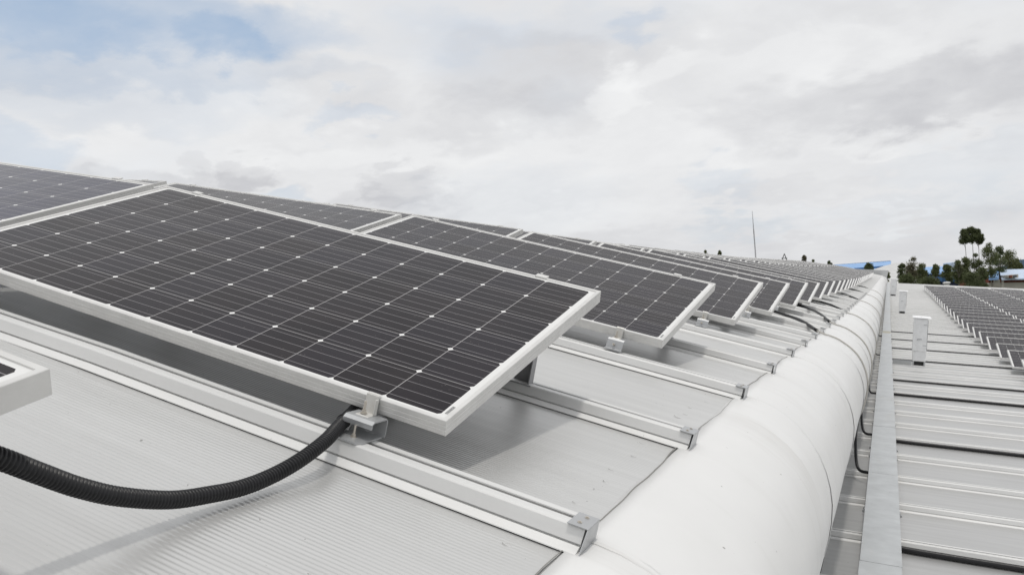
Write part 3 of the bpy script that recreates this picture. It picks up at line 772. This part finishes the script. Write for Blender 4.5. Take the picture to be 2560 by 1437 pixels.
# little lattice finial
bot = at(1961, 656, 78); o = empty('lattice_mast', bot); tag(o, 'tiny dark lattice frame standing on the far roof right of the lightning rod', 'lattice mast')
b = MB(); up = (at(1961, 633, 78)-bot)
sx = (at(1969, 656, 78)-bot); sy = Vector((0, .3, 0))
for a_ in (-1, 1):
    for c_ in (-1, 1): b.tube([sx*a_+sy*c_, up*.95], .03, 6)
b.tube([-sx*.9+up*.45, sx*.9+up*.45], .03, 6); b.tube([-sx+up*.15, sx+up*.15], .03, 6); obj('lattice', b.mesh('lattice', M['dark']), o)

# ---------------------------------------------------------------- surroundings
GZ = -9.0
b = MB(); b.add([(-3000, -3000, GZ), (3000, -3000, GZ), (3000, 4000, GZ), (-3000, 4000, GZ)], [(0, 1, 2, 3)]); g = obj('ground', b.mesh('ground', M['ground'])); g['kind'] = 'structure'; g['label'] = 'grassy ground far below the roofs'
def poly_building(name, poly_px, d, depth, m, parent, label=None):
    P = [at(u, v, d)-parent.location for u, v in poly_px]
    f = (W @ (RM.transposed() @ Vector((0, 0, -1)))); f.z = 0; f.normalize()
    b = MB(); b.prism(P, f*depth); o = obj(name, b.mesh(name, m), parent)
    if label: o['label'] = label
    return o
def slanted(name, pts, m, parent, label=None):
    P = [at(u, v, d)-parent.location for u, v, d in pts]; b = MB(); b.prism(P, (0, 0, -.25)); o = obj(name, b.mesh(name, m), parent)
    if label: o['label'] = label
    return o
def root_at(name, u, v, d, label, cat, group=None):
    p = at(u, v, d); p.z = GZ; o = empty(name, p); tag(o, label, cat, group); return o
# pale barrel-ended roof beyond the far end
o = root_at('barrel_roofed_building', 2260, 700, 185, 'pale building with rounded roof end beyond the far end of the roofs', 'building')
slanted('roof', [(u, v, 165+(712-v)*.8) for u, v in [(2100, 712), (2132, 692), (2170, 678), (2212, 664), (2244, 656.5), (2270, 654), (2290, 655), (2306, 660), (2318, 668), (2322, 680), (2322, 712)]], M['barrel'], o)
poly_building('wall', [(2104, 712.5), (2320, 712.5), (2320, 860), (2104, 860)], 185.4, 17, M['wall'], o)
# blue factory at left of the vanishing point
o = root_at('blue_roofed_factory', 2150, 690, 230, 'long factory with light blue roof bands and dark blue gutters, left of the far end', 'factory building')
slanted('roof', [(2086, 662, 262), (2228, 652.5, 262), (2222, 682, 232), (2116, 690, 232)], M['blue_roof'], o)
poly_building('dark_band', [(2086, 664), (2086, 661.5), (2226, 651.5), (2226, 655)], 262.5, 1, M['blue_dark'], o)
poly_building('dark_band', [(2138, 670), (2220, 663.5), (2219, 669), (2144, 674)], 240, 1, M['blue_dark'], o)
poly_building('wall', [(2122, 690.5), (2222, 690.5), (2222, 790), (2122, 790)], 230.2, 19, M['navy'], o)
# blue buildings behind the right trees
o = root_at('blue_roofed_factory', 2350, 690, 175, 'navy walled factory with bright blue roof half hidden behind the trees', 'factory building')
slanted('roof', [(2306, 668, 190), (2402, 663, 190), (2404, 682, 174.5), (2302, 683, 174.5)], M['blue_roof'], o)
poly_building('roof_end', [(2376, 657), (2394, 654), (2396, 682.5), (2378, 682.5)], 174.5, 3, M['blue_pale'], o)
poly_building('wall', [(2304, 682.5), (2470, 682.5), (2470, 790), (2304, 790)], 175.2, 13, M['navy'], o)
b = MB()
for i in range(6):
    p = at(2318+i*24, 698, 174.9)-o.location; b.box(p.x-1, p.x+1, p.y-.4, p.y, p.z-.5, p.z+.5)
obj('window', b.mesh('window', M['blue_dark']), o)
# house at right with blue roofs
o = root_at('brick_house', 2520, 700, 150, 'low red brown house with pale blue roofs and a beige dormer', 'house')
poly_building('wall', [(2472, 697), (2700, 692), (2700, 840), (2472, 840)], 151, 10, M['brick'], o)
poly_building('cream_base', [(2472, 707), (2700, 703), (2700, 842), (2472, 842)], 150.8, 1, M['cream'], o)
slanted('roof', [(2466, 676.5, 158), (2496, 673.5, 158), (2497, 695.5, 149), (2472, 697, 149)], M['blue_roof'], o, 'left bright blue roof')
slanted('roof', [(2498, 674, 158), (2700, 668, 158), (2700, 692, 149), (2504, 697, 149)], M['blue_pale'], o, 'right pale blue roof')
poly_building('dormer', [(2518, 688), (2546, 685.5), (2546, 694), (2520, 695)], 148.4, 2, M['cream'], o)
poly_building('window', [(2524, 688.6), (2531, 688), (2531, 693.4), (2524, 694)], 148.1, .25, M['brick'], o)
poly_building('window', [(2535, 688), (2542, 687.4), (2542, 692.8), (2535, 693.2)], 148.1, .25, M['window'], o)
poly_building('post', [(2506, 697), (2509.5, 697), (2509.5, 842), (2506, 842)], 149.6, .3, M['cream'], o)
poly_building('door', [(2486, 699), (2500, 698.5), (2500, 716), (2486, 716)], 150.5, .3, M['cream'], o)
hb = root_at('hill', 2600, 690, 900, 'distant blue hill at the right edge', 'hill'); bpy.data.objects.remove(hb)
b = MB(); p0 = at(2545, 652, 900); r_ = []
pts = [(2420, 700), (2500, 668), (2545, 650), (2620, 640), (2720, 636), (2850, 655), (3000, 700)]
P_ = [at(u, v, 900) for u, v in pts]; b.prism([Vector((p.x, p.y, max(p.z, GZ))) for p in P_]+[Vector((P_[-1].x, P_[-1].y, GZ-1)), Vector((P_[0].x, P_[0].y, GZ-1))], (50, 200, 0))
h = obj('hills', b.mesh('hills', M['hill'])); h['kind'] = 'structure'; h['label'] = 'distant blue hill at the right edge'

# trees
def tree(name, label, u, vtop, vlow, wpx, d, m, seed, lobes=5, trunk=None, group='trees beyond the roofs', dens=1., vroot=None):
    rn = random.Random(seed); ppm = F_PX/d
    top = at(u, vtop, d); lowc = at(u, vlow, d); base = Vector((lowc.x, lowc.y, GZ))
    if vroot: q = at(vroot, 700, d); base = Vector((q.x, q.y, GZ))
    r = empty(name, base); tag(r, label, 'tree', group)
    h = top.z-lowc.z; rx = wpx/ppm/2
    b = MB(); mid = Vector((lowc.x, lowc.y, lowc.z+h*.55))-base
    tr0 = .22 if trunk is None else trunk
    b.tube([Vector((0, 0, 0)), mid*.35+Vector((.15, 0, 0)), mid*.7, mid], [tr0, tr0*.8, tr0*.6, tr0*.25], 7); 
    for i in range(lobes+1):
        a = rn.uniform(0, 6.28); e = mid+Vector((math.cos(a)*rx*.7, math.sin(a)*rx*.7, h*rn.uniform(-.1, .35))); b.tube([mid*rn.uniform(.86, .98), e], [tr0*.28, tr0*.06], 5)
    obj('trunk', b.mesh('trunk', M['bark']), r)
    b = MB(); cen = []
    for i in range(lobes*4):
        f = rn.random(); ww = math.sin(math.pi*min(1, .15+.85*f)**.8)**.6 if lobes > 2 else 1
        a = rn.uniform(0, 6.28); q = rn.random()**.5*rx*.72*max(.25, (1-abs(f-.4)*1.1))
        cen.append((Vector((math.cos(a)*q, math.sin(a)*q, h*(.12+.78*f))), rx*rn.uniform(.30, .52)))
    cen.append((Vector((0, 0, h*.90)), rx*.28))
    off = Vector((lowc.x, lowc.y, lowc.z))-base; ls = max(.14, min(.27, .6/ppm*4))
    for cpt, cr in cen:
        for j in range(int(230*dens)):
            dr = Vector((rn.gauss(0, 1), rn.gauss(0, 1), rn.gauss(0, .8))); dr.normalize()
            p = off+cpt+dr*cr*(rn.random()**.45)*rn.choice((1, 1, 1.2))
            n_ = Vector((rn.gauss(0, 1), rn.gauss(0, 1), rn.gauss(0, 1)+.6)).normalized(); a_ = n_.orthogonal().normalized(); c_ = n_.cross(a_); s_ = ls*rn.uniform(.4, 1)
            b.add([p+a_*s_, p+c_*s_*.55, p-a_*s_*.8, p-c_*s_*.5], [(0, 1, 2, 3)])
    obj('crown', b.mesh('crown', m, recalc=False), r)
    return r
T = [ # u, vtop, vlow, width, dist, material, label
 (2218, 677, 712, 22, 122, 'leaf', 'low green bush tree just right of the far rounded edge'),
 (2258, 656, 714, 30, 130, 'leaf_dark', 'dark green tree between the rounded-end building and the brownish tree'),
 (2288, 640, 714, 50, 132, 'leaf_brown', 'brown-tipped tree standing left of the blue roof'),
 (2306, 658, 716, 34, 128, 'leaf', 'bushy tree right against the brown-tipped one'),
 (2341, 658, 718, 32, 140, 'leaf', 'small round tree in front of the navy wall'),
 (2370, 659, 718, 36, 142, 'leaf', 'thin tree left of the bright blue roof end'),
 (2398, 647, 718, 36, 136, 'leaf', 'green tree directly right of the bright blue roof end'),
 (2418, 640, 720, 34, 138, 'leaf', 'leafy tree under the leftmost tall pine'),
 (2444, 629, 720, 42, 134, 'leaf_dark', 'dense tree under the three tall pines'),
 (2478, 603, 700, 52, 150, 'leaf', 'tallest leafy tree right of the pines'),
 (2500, 612, 700, 40, 156, 'leaf_dark', 'dark tree adjoining the tallest leafy tree on its right'),
 (2524, 626, 690, 58, 165, 'leaf', 'broad round tree behind the pale blue house roof'),
 (2462, 668, 722, 36, 128, 'leaf_dark', 'low dark bush beside the brick house'),
 (2430, 684, 724, 60, 127, 'leaf_dark', 'low dark shrubs below the pines'),
 (2270, 690, 722, 60, 120, 'leaf_dark', 'low dark shrubs below the brown-tipped tree'),
 (2325, 694, 724, 50, 121, 'leaf_dark', 'low dark shrubs in front of the navy wall'),
 (2545, 646, 685, 30, 168, 'leaf_dark', 'small dark tree at the right side of the broad round tree'),
 (1765, 624, 655, 15, 170, 'leaf', 'leftmost tiny treetop above the left panels'),
 (1801, 625, 660, 20, 170, 'leaf', 'second tiny treetop above the left panels'),
 (2012, 638, 672, 22, 170, 'leaf_brown', 'brownish treetop above the far left roof'),
 (2035, 648, 676, 12, 175, 'leaf', 'smallest treetop between two others above the far left roof'),
 (2075, 651, 682, 18, 165, 'leaf_dark', 'dark treetop left of the blue factory'),
 (2173, 657, 690, 26, 160, 'leaf_dark', 'dark tree in front of the light blue factory roof'),
]
for i, (u, a_, c_, w_, d_, m_, lab) in enumerate(T):
    tree('tree', lab, u, a_, c_, w_, d_, M[m_], 100+i, lobes=5 if w_ > 25 else 3, dens=.9 if w_ > 25 else .6, trunk=.2)
for i, (u, ub, a_, c_, w_) in enumerate([(2413, 2420, 574, 611, 34), (2431, 2437, 567, 606, 36), (2447, 2448, 572, 612, 32)]):
    tree('pine_tree', ['leftmost', 'middle', 'rightmost'][i]+' of three tall bare-trunked pines with tufted crowns', u, a_, c_, w_, 145, M['leaf_dark'], 300+i, lobes=5, trunk=.10, dens=1.2, vroot=ub, group='tall pines')
